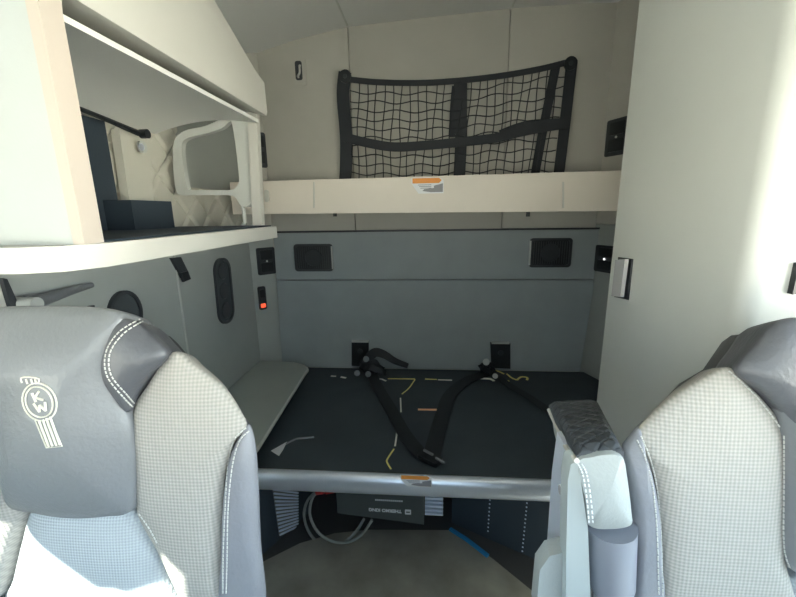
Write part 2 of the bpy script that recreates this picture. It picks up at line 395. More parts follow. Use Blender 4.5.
# ------------------------------------------------------------------ cargo net
net = thing('cargo_net', 'black cargo net with webbing border on the upper rear wall', 'net', (.13, 2.36, 1.66))
def NP(u, v, y=2.345): return at(u, v, 'y', y)
def strap(name, px, w, y=2.345, th=.004, label=None):
    bm = BM(); ribbon(bm, spline([NP(u, v, y) for u, v in px], 6), w, (0, -1, 0), th); return part(name, bm, MT['black'], net, label=label)
strap('side_strap', [(345, 72), (343, 95), (346, 135), (346, 165), (345, 182)], [.05]*6*4+[.062] if False else .072)
strap('top_strap', [(346, 79), (375, 82), (415, 83), (455, 81), (500, 76), (540, 69), (572, 61)], .030, 2.338)
strap('centre_strap', [(461, 80), (461, 110), (461, 140), (459, 182)], .066, 2.343)
strap('centre_fold', [(455, 86), (453, 110), (452, 137)], .034, 2.348)
strap('side_strap', [(572, 60), (567, 105), (563, 140), (558, 180)], .058, 2.343)
strap('inner_strap', [(556, 65), (549, 100), (543, 130), (534, 180)], .048, 2.348)
strap('middle_strap', [(344, 137), (368, 143), (395, 147), (430, 145), (461, 142), (495, 138), (520, 132), (545, 127), (566, 124)], .050, 2.334)
strap('middle_fold', [(500, 134), (515, 128), (530, 124), (545, 123), (560, 122)], .04, 2.338)
bm = BM()
def bez(f, n=14): return [f(t/n) for t in range(n+1)]
def wob(a, b, s): return a+(b-a)*s
for k in range(1, 25):   # vertical strings
    s = k/25; ut = wob(350, 566, s); ub_ = wob(350, 552, s)
    ph = random.uniform(0, 6)
    vt = 83-20*max(0, (ut-455)/120)**1.3-2*0
    pts = bez(lambda t: NP(wob(ut, ub_, t)+1.3*math.sin(t*7+ph)*(1-abs(2*t-1)*.3), wob(vt, 182, t), 2.349-.012*math.sin(t*PI)))
    tube(bm, pts, .0030, 5)
for j in range(1, 11):
    t = j/11; ph = random.uniform(0, 6)
    def f(s, t=t, ph=ph):
        ut = wob(350, 566, s); u = wob(ut, wob(350, 552, s), t)
        vt = 83-20*max(0, (ut-455)/120)**1.3
        return NP(u, wob(vt, 182, t)+1.6*math.sin(s*34+ph)+2.6*math.sin(s*6.3)*(.6), 2.349-.012*math.sin(t*PI))
    tube(bm, bez(f, 50), .0030, 5)
part('netting', bm, MT['black'], net)
for u, v in ((345, 76), (571, 63)):
    bm = BM(); p = NP(u, v, 2.332); cyl(bm, p, (0, 1, 0), .034, .014, 20); h = part('anchor', bm, MT['blackp'], net, bevel=.003)
    bm = BM(); cyl(bm, p+Vector((0, -.004, 0)), (0, 1, 0), .012, .004, 12); part('screw', bm, MT['dark'], h)

# ------------------------------------------------------------------ coat hook
c = at(300, 72, 'y', YB-.021); X = Vector((1, 0, 0)); Z = Vector((0, 0, 1))
hk = thing('coat_hook', 'small coat hook on a light plate high on the rear wall', 'hook', c)
bm = BM(); prism(bm, rrect(c, X, Z, .075, .15, .015), (0, -.006, 0)); part('plate', bm, MT['wall'], hk, bevel=.002)
bm = BM(); prism(bm, rrect(c+Vector((-.005, -.006, .005)), X, Z, .04, .10, .012), (0, -.003, 0)); part('recess', bm, MT['dark'], hk)
bm = BM(); tube(bm, spline([c+Vector(v) for v in ((.005, -.008, .03), (.008, -.03, .02), (.01, -.04, -.015), (-.004, -.03, -.03), (-.008, -.01, -.03))], 5), .006); part('hook', bm, MT['frame'], hk)

# ------------------------------------------------------------------ lower rear panel
rp = thing('rear_panel', 'blue-grey padded panel across the rear wall above lower bunk', 'panel', (0, YB-.04, .47))
bm = BM(); prism(bm, [Vector((-.985, YB-.045, .489)), Vector((.965, YB-.045, .489)), Vector((1.0, YB-.045, 1.08)), Vector((-.975, YB-.045, 1.08))], (0, .03, 0)); part('lower_pad', bm, MT['padlow'], rp, bevel=.006, seg=3)
bm = BM(); prism(bm, [Vector((-.975, YB-.045, 1.086)), Vector((1.0, YB-.045, 1.086)), Vector((1.01, YB-.045, 1.38)), Vector((-.97, YB-.045, 1.38))], (0, .03, 0)); part('upper_pad', bm, MT['padlow'], rp, bevel=.006, seg=3)
bm = BM(); box(bm, -.97, 1.01, YB-.05, YB-.02, 1.382, 1.392); part('top_seal', bm, MT['dark'], rp, bevel=.002)
def speaker(px, lab, hl):
    q = [at(*p, 'y', YB-.046) for p in px]; c = sum(q, Vector())/4
    w = (q[1]-q[0]).length*.5+(q[2]-q[3]).length*.5; h = (q[0]-q[3]).length
    s = thing('speaker', lab, 'speaker', c, 'speakers on the rear panel')
    bm = BM(); slab(bm, rrect(c, X, Z, w, h, .02), rrect(c, X, Z, w*.88, h*.84, .014), (0, -.014, 0)); part('bezel', bm, MT['dark'], s, bevel=.003)
    bm = BM(); prism(bm, rrect(c, X, Z, w*.885, h*.845, .014), (0, -.008, 0)); g = part('grille', bm, MT['blackp'], s)
    bm = BM()
    for i in range(15):
        t = -.5+(i+.5)/15; box(bm, c.x+t*w*.84-.002, c.x+t*w*.84+.002, c.y-.011, c.y-.007, c.z-h*.38, c.z+h*.38)
    part('grille_slats', bm, MT['dark'], g)
    bm = BM(); cyl(bm, c+Vector((0, -.008, 0)), (0, -1, 0), h*.32, .003, 28, h*.30); part('cone', bm, MT['dark'], g)
    bm = BM(); x = c.x+hl*w*.49; box(bm, x-.004, x+.004, c.y-.017, c.y-.004, c.z-h*.42, c.z+h*.42); part('trim_edge', bm, MT['frame'], s, bevel=.002, label='light edge strip of the bezel')
speaker([(295, 244), (333, 244), (333, 271), (295, 271)], 'left of the two rectangular dark speakers on the rear panel', 1)
speaker([(529, 238), (571, 238), (571, 267), (529, 267)], 'right of the two rectangular dark speakers on the rear panel', -1)

# ------------------------------------------------------------------ switches on the corner facets
def facet_frame(s):
    y2 = 2.27 if s < 0 else 2.12
    a = Vector((s*.985, YB-.018, 0)); b = Vector((s*1.10, y2, 0)); d = (b-a).normalized()
    n = Vector((-d.y, d.x, 0)); 
    if n.y > 0: n = -n
    return a, d, n
def switch(name, s, u, v, w, h, lab, cat, kind):
    a, d, n = facet_frame(s); c = atp(u, v, a+n*.001, n)
    t = thing(name, lab, cat, c)
    bm = BM(); prism(bm, rrect(c, d, Z, w, h, .012), n*.008); part('plate', bm, MT['dark'] if kind != 'led' else MT['dark'], t, bevel=.002)
    bm = BM(); prism(bm, rrect(c+n*.008, d, Z, w*.66, h*.34, .006), n*.005)
    if kind == 'indicator':
        bmesh.ops.translate(bm, verts=bm.verts, vec=Z*h*.2); part('rocker', bm, MT['blackp'], t, bevel=.001)
        bm = BM(); prism(bm, rrect(c+n*.008-Z*h*.32, d, Z, w*.6, h*.16, .004), n*.006); part('indicator', bm, MT['redled'], t, label='red indicator light')
    else:
        bmesh.ops.translate(bm, verts=bm.verts, vec=Z*h*.24); part('rocker', bm, MT['blackp'], t, bevel=.001)
        bm = BM(); prism(bm, rrect(c+n*.008-Z*h*.22, d, Z, w*.66, h*.34, .006), n*.005); part('rocker', bm, MT['blackp'], t, bevel=.001)
        bm = BM(); cyl(bm, c+n*.012, n, .006, .004, 12); part('lamp', bm, MT['led'] if kind == 'led' else MT['frame'], t)
switch('switch_panel', 1, 618, 137, .15, .19, 'dark switch panel on the rear right corner above bunk board', 'switch', 'plain')
switch('switch_panel', 1, 606, 259, .15, .155, 'dark switch panel with white light, rear right corner below bunk board', 'switch', 'led')
switch('switch_panel', -1, 259, 150, .085, .20, 'dark switch panel on the rear left corner above bunk board', 'switch', 'plain')
switch('switch_panel', -1, 266, 261, .12, .17, 'dark switch panel on rear left corner just below the bunk board', 'switch', 'plain')
switch('indicator_switch', -1, 262, 298, .05, .15, 'narrow dark switch with red light low on the rear left corner', 'switch', 'indicator')

# ------------------------------------------------------------------ left side wall fittings
Y = Vector((0, 1, 0))
c = at(223, 291, 'x', XL+.001)
t = thing('wall_vent', 'tall dark oval vent on the left wall under the cabinet', 'vent', c)
w_, h_ = .155, .35
ax_ = Vector((0, .995, -.02)).normalized(); az_ = Vector((0, .04, 1)).normalized()
bm = BM(); slab(bm, rrect(c, ax_, az_, w_, h_, .07, 8), rrect(c, ax_, az_, w_*.84, h_*.92, .062, 8), (.014, 0, 0)); part('rim', bm, MT['dark'], t, bevel=.003)
bm = BM(); prism(bm, rrect(c, ax_, az_, w_*.85, h_*.93, .062, 8), (.006, 0, 0)); part('mesh_insert', bm, MT['pocket'], t)
for k in (-1, 0, 1):
    bm = BM(); cc = c+az_*k*.105+Vector((.006, 0, 0)); cyl(bm, cc, (1, 0, 0), .045, .005, 24, .040); part('louvre_disc', bm, MT['dark'], t)
c = at(180, 268, 'x', XL+.001); t = thing('wall_clip', 'small dark clip on the left wall under the shelf edge', 'clip', c)
bm = BM(); prism(bm, [at(*p, 'x', XL+.001) for p in ((169, 258), (178, 257), (186, 273), (180, 278))], (.014, 0, 0)); part('clip_body', bm, MT['dark'], t, bevel=.003)
bm = BM(); prism(bm, [at(*p, 'x', XL+.012) for p in ((179, 273), (186, 271), (189, 279), (182, 282))], (.01, 0, 0)); part('clip_tongue', bm, MT['blackp'], t, bevel=.002)
c = at(124, 314, 'x', XL+.001); t = thing('round_speaker', 'round dark speaker on left wall just behind the left headrest', 'speaker', c)
bm = BM(); slab(bm, [c+Vector((0, math.cos(a)*.075, math.sin(a)*.085)) for a in [2*PI*k/32 for k in range(32)]], [c+Vector((0, math.cos(a)*.062, math.sin(a)*.072)) for a in [2*PI*k/32 for k in range(32)]], (.014, 0, 0)); part('bezel', bm, MT['dark'], t, bevel=.003)
bm = BM(); prism(bm, [c+Vector((0, math.cos(a)*.063, math.sin(a)*.073)) for a in [2*PI*k/32 for k in range(32)]], (.007, 0, 0)); part('grille', bm, MT['pocket'], t)
p = [at(u, v, 'x', XL+.035) for u, v in ((27, 304), (45, 299), (70, 291), (92, 285))]
t = thing('grab_lever', 'dark tapering lever with pale round tip on left wall', 'lever', p[0])
bm = BM(); tube(bm, spline(p, 6), [.022-.014*k/18 for k in range(19)], 12); part('arm', bm, MT['leather'], t)
bm = BM(); cyl(bm, p[0]-Vector((.03, 0, 0)), (1, 0, 0), .018, .06, 20); part('tip', bm, MT['frame'], t, bevel=.004, label='pale round tip')
bm = BM(); prism(bm, [at(*p, 'x', XL+.002) for p in ((-8, 284), (1, 284), (13, 312), (4, 318), (-10, 316))], (.008, 0, 0)); struct('pale_sliver_standin', bm, MT['cab'], bevel=.002)  # added pale plate, stands in for the bright sliver of side window
bm = BM(); prism(bm, [at(*p, 'x', XL+.012) for p in ((-2, 278), (3, 279), (20, 316), (10, 318))], (.012, 0, 0)); struct('trim_11', bm, MT['dark'], bevel=.002)
# vertical seam of the wall trim
bm = BM(); box(bm, XL-.002, XL+.004, 1.57, 1.578, .56, 1.40); struct('trim_8', bm, MT['frame'])
bm = BM(); box(bm, XL-.002, XL+.010, 1.03, 1.07, 1.19, 1.225)
single('wall_tab', bm, MT['dark'], 'wider small dark tab on left wall below the tapering lever', 'tab', bevel=.002)
bm = BM(); box(bm, XL-.002, XL+.010, 1.115, 1.135, 1.19, 1.22)
single('wall_tab', bm, MT['dark'], 'narrower small dark tab on left wall beside the round speaker', 'tab', bevel=.002)

# ------------------------------------------------------------------ table
tb = thing('side_table', 'grey table top with pale edge at the left end of the bunk', 'table', (-.89, 1.75, .555))
zt = .575
o = [at(u, v, 'z', zt) for u, v in ((257, 447), (280, 411), (303, 375), (307, 369), (303, 365), (292, 362))]
pts = [Vector((XL+.01, 1.18, zt)), Vector((-.70, 1.18, zt))]+o+[Vector((XL+.01, o[-1].y+.01, zt))]
bm = BM(); prism(bm, pts, (0, 0, -.016)); part('table_top', bm, MT['table'], tb, bevel=.002)
bm = BM(); tube(bm, [p+Vector((.002, 0, -.008)) for p in [Vector((XL+.02, 1.18, zt)), Vector((-.70, 1.18, zt))]+spline(o, 4)], .0085, 8); part('edge_band', bm, MT['tedge'], tb, label='pale edge band')
bm = BM(); box(bm, XL+.002, -1.0, 1.3, 1.34, .53, .56); part('support', bm, MT['dark'], tb); bm = BM(); box(bm, XL+.002, -1.0, 2.0, 2.04, .53, .56); part('support', bm, MT['dark'], tb)

# ------------------------------------------------------------------ lower bunk
zb = .487
lb = thing('lower_bunk', 'black lower bunk board with silver front rail', 'bunk', (0, 1.85, .42))
bm = BM(); o = [(-1.08, 1.31), (.612, 1.31), (.612, 1.365), (1.08, 1.365), (1.08, 2.12), (.985, 2.37), (-.98, 2.37), (-1.08, 2.25)]
prism(bm, [Vector((x, y, zb)) for x, y in o], (0, 0, -.03)); deck = part('deck', bm, MT['deck'], lb, bevel=.003)
bm = BM(); L = []
prof = [(1.325, .490), (1.318, .498), (1.305, .500), (1.292, .492), (1.284, .472), (1.282, .450), (1.285, .430), (1.295, .418), (1.31, .414), (1.325, .416)]
prism(bm, [Vector((-1.08, y, z)) for y, z in prof], (1.698, 0, 0)); part('front_rail', bm, MT['steel'], lb, label='silver rounded front rail', angle=60)
cpt = at(416, 481, 'y', 1.2795); warning(lb, cpt, .12, .05)
def mark(pts, m, r=.0028, name='chalk_line', z=zb+.0012, lab=None):
    bm = BM(); tube(bm, spline([at(u, v, 'z', z) for u, v in pts], 4), r*1.35, 6, ell=.5); return part(name, bm, m, lb, label=lab)
mark([(388, 378.7), (415, 379)], MT['yellow'], .0042); mark([(425, 379), (437, 379.5)], MT['yellow'], .004); mark([(438, 379.8), (452, 380.2)], MT['pale'], .0042)
mark([(415, 379.5), (409, 388), (402, 394)], MT['yellow'], .003); mark([(400.5, 398), (401, 412)], MT['pale'], .003)
mark([(398.5, 420), (396.5, 436), (395, 446)], MT['pale'], .003); mark([(394, 449), (388, 458), (387, 462), (391, 469)], MT['yellow'], .003)
mark([(418, 409.5), (438, 409.8)], MT['peach'], .006, 'peach_mark', lab='short peach coloured mark')
mark([(494, 370), (500, 372), (504, 374)], MT['yellow'], .005); mark([(507, 374), (512, 378), (517, 380)], MT['yellow'], .005)
mark([(498, 379), (504, 381), (509, 381)], MT['yellow'], .006); mark([(517, 380), (521, 377), (527, 377.5), (527, 380)], MT['yellow'], .0055)
mark([(480, 378.5), (490, 379), (494, 381)], MT['pale'], .007); mark([(374, 383), (380, 379), (386, 381)], MT['pale'], .005)
mark([(331, 376), (336, 376.3)], MT['pale'], .004); mark([(341, 377), (346, 378)], MT['pale'], .006)
# white triangular tag near left end
bm = BM(); q = [at(u, v, 'z', zb+.003) for u, v in ((271, 451), (280, 446), (287, 442), (283, 450), (279, 456))]
prism(bm, q, (0, 0, .002)); tg = single('paper_tag', bm, MT['white'], 'small white triangular tag lying on the black bunk board', 'tag', smooth=False)
bm = BM(); tube(bm, spline([at(u, v, 'z', zb+.004) for u, v in ((286, 444), (296, 439), (304, 438), (314, 437))], 5), .004, 6); part('cord', bm, MT['lgrey'], tg)
# wall anchors and restraint webbing
def anchor(px, lab):
    q = [at(u, v, 'y', YB-.046) for u, v in px]; c = sum(q, Vector())/4
    t = thing('strap_anchor', lab, 'bracket', Vector((c.x, c.y, .49)))
    bm = BM(); prism(bm, q, (0, -.014, 0)); part('plate', bm, MT['blackp'], t, bevel=.004)
    bm = BM(); p = q[0]*.5+q[1]*.5; box(bm, p.x-.055, p.x+.055, p.y-.02, p.y, p.z-.004, p.z+.006); part('top_lip', bm, MT['frame'], t, bevel=.002, label='pale top lip')
    bm = BM(); cyl(bm, Vector((c.x, c.y-.014, c.z+.02)), (0, -1, 0), .018, .006, 16); part('bolt', bm, MT['dark'], t, bevel=.002)
anchor([(352, 341), (369, 341), (369, 366), (352, 365)], 'left of two black strap anchors low on the rear panel')
anchor([(490, 342), (510, 343), (510, 368), (491, 367)], 'right of two black strap anchors low on the rear panel')
def belt(px, lab, w=.05):
    pts = [at(u, v, 'z', zb+h)+Vector((0, 0, .006)) for u, v, h in px]; sp = spline(pts, 6)
    bm = BM(); ribbon(bm, sp, w, (0, 0, 1), .004)
    return single('restraint_strap', bm, MT['black'], lab, 'strap')
belt([(372, 376, .012), (378, 388, .006), (392, 412, .006), (404, 434, .006), (418, 452, .006), (432, 462, .006)], 'black webbing strap running diagonally from left anchor to front middle', .065)
belt([(486, 374, .012), (466, 382, .006), (450, 396, .006), (443, 415, .006), (436, 440, .006), (431, 461, .012)], 'black webbing strap curving from right anchor to front middle', .075)
belt([(498, 378, .006), (512, 388, .006), (532, 400, .006), (556, 418, .006), (580, 436, .006)], 'black webbing strap from right anchor towards the armrest', .05)
# heap of webbing at left anchor
def heap(cpx, n, lab, sx, h, tips):
    c = at(*cpx, 'z', zb)
    bm = BM()
    for k in range(n):
        a = random.uniform(0, PI); pts = []
        r = random.uniform(.35, 1)
        for i in range(9):
            tt = i/8; pts.append(c+Vector((math.cos(a+tt*3.6)*sx*r, math.sin(a+tt*3.3)*.05*r, .026+h*math.sin(tt*PI)*random.uniform(.6, 1)*(1.1-r*.6))))
        ribbon(bm, spline(pts, 4), .035, [Vector((math.sin(j*.5), -.6, .8)) for j in range(33)], .004)
    t = thing('strap_bundle', lab, 'strap', c)
    part('webbing', bm, MT['black'], t)
    return t, c
t, c = heap((374, 375), 7, 'tangled bundle of black webbing at foot of the left anchor', .09, .10, 0)
bm = BM(); sp = spline([at(u, v, 'y', YB-.09) for u, v in ((366, 362), (374, 353), (383, 354), (395, 361), (408, 366))], 6)
ribbon(bm, sp, [.07-.04*k/(len(sp)-1) for k in range(len(sp))], (0, -.8, .6), .012); part('loose_end', bm, MT['black'], t)
for u, v in ((366, 359), (357, 373), (368, 374)):
    bm = BM(); p = at(u, v, 'y', c.y-.06); cyl(bm, p, (.3, -1, .3), .018, .01, 16); part('clip', bm, MT['leather'], t, bevel=.003)
t, c = heap((488, 376), 6, 'tangled bundle of black webbing at foot of the right anchor', .06, .07, 0)
for u, v, r in ((486, 362, .020), (495, 376, .016)):
    bm = BM(); p = at(u, v, 'y', c.y-.05); cyl(bm, p, (0, -1, .4), r, .012, 18); part('clip', bm, MT['frame'], t, bevel=.003, label='pale round clip')
# buckle
c = at(430, 460, 'z', zb+.01)
t = thing('buckle', 'dark metal buckle joining the straps at bunk front', 'buckle', c)
bm = BM(); prism(bm, rrect(c, Vector((.8, -.6, 0)), Vector((.6, .8, 0)), .10, .055, .012), (0, 0, .018)); part('buckle_body', bm, MT['blackp'], t, bevel=.004)
for a, b in (((424, 450), (433, 455)), ((436, 458), (444, 463))):
    bm = BM(); tube(bm, [at(*a, 'z', zb+.032), at(*b, 'z', zb+.032)], .0055, 8); part('pin', bm, MT['leather'], t, label='grey metal pin')

# ------------------------------------------------------------------ under the bunk
bm = BM()
box(bm, -1.08, 1.08, 1.98, 2.02, 0, .455); struct('trim_9', bm, MT['navy'])
# left bulkhead with louvre
bm = BM(); pA, pB = Vector((-.77, 1.33, 0)), Vector((-.60, 1.66, 0))
prism(bm, [pA, pB, Vector((-1.08, 1.66, 0)), Vector((-1.08, 1.33, 0))], (0, 0, .41))
lk = single('bunk_locker', bm, MT['navy'], 'dark blue locker under the left end of the bunk', 'locker', bevel=.006)
dd = (pB-pA).normalized(); nn = Vector((dd.y, -dd.x, 0))
def lp(u, v, off=.002): return atp(u, v, pA+nn*off, nn)
q = [lp(272, 487), lp(297, 491), lp(297, 527), lp(279, 536)]
lv = thing('louvre_grille', 'pale blue slatted grille on the locker under the bunk', 'vent', sum(q, Vector())/4)
bm = BM(); prism(bm, q, nn*.004); part('backplate', bm, MT['leather'], lv)
for k in range(13):
    t0 = (k+.5)/13; a = q[0].lerp(q[3], t0)+nn*.008; b = q[1].lerp(q[2], t0)+nn*.008
    bm = BM(); tube(bm, [a, b], .0042, 6); part('slat', bm, MT['fin'], lv)
# power box
px0 = at(328, 490, 'y', 1.50); x0, x1 = -.42, at(424, 510, 'y', 1.5).x
zt0, zb0 = .30, .096
pw = thing('power_unit', 'dark grey power unit box hung under the bunk, lettering upside down', 'box', ((x0+x1)/2, 1.62, .1))
bm = BM(); prism(bm, [Vector((x0, 1.5, zt0)), Vector((x1, 1.5, zt0)), Vector((x1, 1.5, zb0)), Vector((x0, 1.5, zb0+.04))], (0, .26, 0)); part('case', bm, MT['boxg'], pw, bevel=.005)
bm = BM(); box(bm, x0+.02, x1-.02, 1.54, 1.74, zt0-.002, .456); part('mount', bm, MT['dark'], pw)
c = at(390, 507, 'y', 1.499); xd = (at(372, 506, 'y', 1.499)-at(411, 508.5, 'y', 1.499)).normalized(); zd = Vector((xd.z, 0, -xd.x)).normalized()
if zd.z > 0: zd = -zd
yd = zd
text_mesh('THERMO KING', .0225, at(385, 510.4, 'y', 1.4985), xd, yd, 'lettering', MT['white'], pw)
bm = BM(); cc = at(408, 512, 'y', 1.4985); prism(bm, rrect(cc, X, Z, .028, .026, .003), (0, -.001, 0)); e = part('emblem', bm, MT['white'], pw)
bm = BM(); prism(bm, rrect(cc+Vector((0, -.001, 0)), X, Z, .018, .006, .002), (0, -.0008, 0)); part('emblem_bar', bm, MT['boxg'], e)
a, b = at(375, 499.8, 'y', 1.4985), at(403, 501.2, 'y', 1.4985)
bm = BM(); n = 14
for k in range(n):
    p = a.lerp(b, (k+.1)/n); p2 = a.lerp(b, (k+.8)/n); prism(bm, [p-Z*.004, p2-Z*.004, p2+Z*.004, p+Z*.004], (0, -.0008, 0))
part('small_print', bm, MT['white'], pw, smooth=False)
q0, q1 = at(424, 497, 'y', 1.5), at(443, 516, 'y', 1.5)
hs = thing('heat_sink', 'pale metal finned heat sink beside the power unit', 'heat sink', ((q0.x+q1.x)/2, 1.56, .15))
for k in range(5):
    z = q0.z-.006-(q0.z-q1.z)*k/4.6; bm = BM(); box(bm, q0.x+.004, q1.x, 1.50, 1.60, z-.006, z+.004); part('fin', bm, MT['fin'], hs)
bm = BM(); box(bm, q0.x+.003, q1.x, 1.60, 1.62, q1.z, q0.z+.03); part('back_plate', bm, MT['dark'], hs)
bm = BM(); box(bm, q0.x+.01, q1.x-.01, 1.602, 1.618, q0.z+.028, .456); part('hanger', bm, MT['dark'], hs)
# cables
for k, (px, lab) in enumerate(((((325, 488), (313, 497), (310, 515), (318, 532), (332, 541), (348, 542), (362, 534), (372, 520)), 'grey cable making the inner loop under the bunk'),
                (((318, 490), (308, 500), (304, 515), (309, 532), (320, 543), (338, 545), (354, 534), (364, 519)), 'grey cable making the outer loop under the bunk'))):
    bm = BM(); tube(bm, spline([at(u, v, 'y', 1.46+.02*k) for u, v in px], 7), .0065, 8); cb = single('cable', bm, MT['cable'], lab, 'cable')
    bm = BM(); p = at((330, 320)[k], (491, 492)[k], 'y', 1.44+.02*k); tube(bm, [p-Vector((.018, 0, .004)), p+Vector((.018, 0, .004))], .011, 10); part('connector', bm, MT['red'], cb, label='red connector')
# floor mat
mp = [at(u, v, 'z', .006) for u, v in ((262, 562), (300, 543), (335, 533), (370, 529.5), (450, 530), (468, 541), (492, 558), (540, 597))]
mp = mp+[Vector((.45, .7, .006)), Vector((.45, -.5, .006)), Vector((-.45, -.5, .006)), Vector((-.78, 1.28, .006))]
bm = BM(); prism(bm, mp[::-1], (0, 0, -.0055)); single('floor_mat', bm, MT['mat'], 'grey brown rubber mat on the aisle floor', 'mat', bevel=.0015)
# perforated dark side panel at right, follows the mat edge
pq = [at(u, v, 'z', 0.0) for u, v in ((448, 527), (535, 590))]
pA2 = Vector((.115, 1.62, 0)); pB2 = Vector((.62, 1.36, 0))
bm = BM(); prism(bm, [pA2, pB2, Vector((1.08, 1.36, 0)), Vector((1.08, 1.9, 0)), Vector((.2, 1.9, 0))], (0, 0, .41))
pk = single('storage_box', bm, MT['navy'], 'dark perforated storage box under the right end of the bunk', 'box', bevel=.006)
d2 = (pB2-pA2).normalized(); n2 = Vector((d2.y, -d2.x, 0))
if n2.y > 0: n2 = -n2
for (a, b, n) in (((490, 500), (488, 531), 9), ((527, 503), (522, 555), 14)):
    bm = BM()
    for k in range(n):
        u = a[0]+(b[0]-a[0])*k/(n-1); v = a[1]+(b[1]-a[1])*k/(n-1); cyl(bm, atp(u, v, pA2+n2*.001, n2), n2, .0038, .002, 8)
    part('perforation_row', bm, MT['fin'], pk, label='row of pale dots')
bm = BM(); c = atp(493, 550, pA2+n2*.001, n2); slab(bm, [c+d2*math.cos(a)*.036+Z*math.sin(a)*.045 for a in [2*PI*k/24 for k in range(24)]], [c+d2*math.cos(a)*.026+Z*math.sin(a)*.035 for a in [2*PI*k/24 for k in range(24)]], n2*.008)
part('grommet', bm, MT['leather'], pk, bevel=.002)
bm = BM(); q = [at(u, v, 'z', .012) for u, v in ((450, 529), (466, 539), (488, 556))]
ribbon(bm, q, .016, (0, 0, 1), .010); single('blue_strip', bm, MT['blue'], 'bright blue edging strip along the right edge of floor mat', 'strip')

# ------------------------------------------------------------------ tall closet (right)
cl = thing('closet', 'tall pale closet on the right behind the right seat', 'closet', (.85, 1.07, 0))
bm = BM(); box(bm, .62, 1.086, .79, 1.355, 0, 2.50)
for e in list(bm.edges):
    pass
es = [e for e in bm.edges if abs(e.verts[0].co.z-e.verts[1].co.z) > 1 and e.verts[0].co.x < .7]
bmesh.ops.bevel(bm, geom=[e for e in es if e.verts[0].co.y < 1], offset=.035, segments=6, affect='EDGES', profile=.5)
part('body', bm, MT['closet'], cl, bevel=.0, angle=60)
q = [at(u, v, 'x', .6195) for u, v in ((619, 257), (633.5, 259), (629, 300), (615, 297))]
c = sum(q, Vector())/4
bm = BM(); prism(bm, [p for p in q], (-.003, 0, 0)); h = part('handle_recess', bm, MT['blackp'], cl, bevel=.001, label='dark handle recess')
q = [at(u, v, 'x', .612) for u, v in ((619, 260), (629, 259), (624, 297), (615, 296))]
bm = BM(); prism(bm, q, (-.012, 0, 0)); part('pull', bm, MT['chrome'], h, bevel=.003, label='chrome pull')
bm = BM(); c = at(793.5, 278, 'y', .79); box(bm, c.x-.006, c.x+.012, .778, .79, c.z-.03, c.z+.03)
bm.verts.ensure_lookup_table(); part('latch', bm, MT['blackp'], cl, bevel=.002, label='small dark latch')

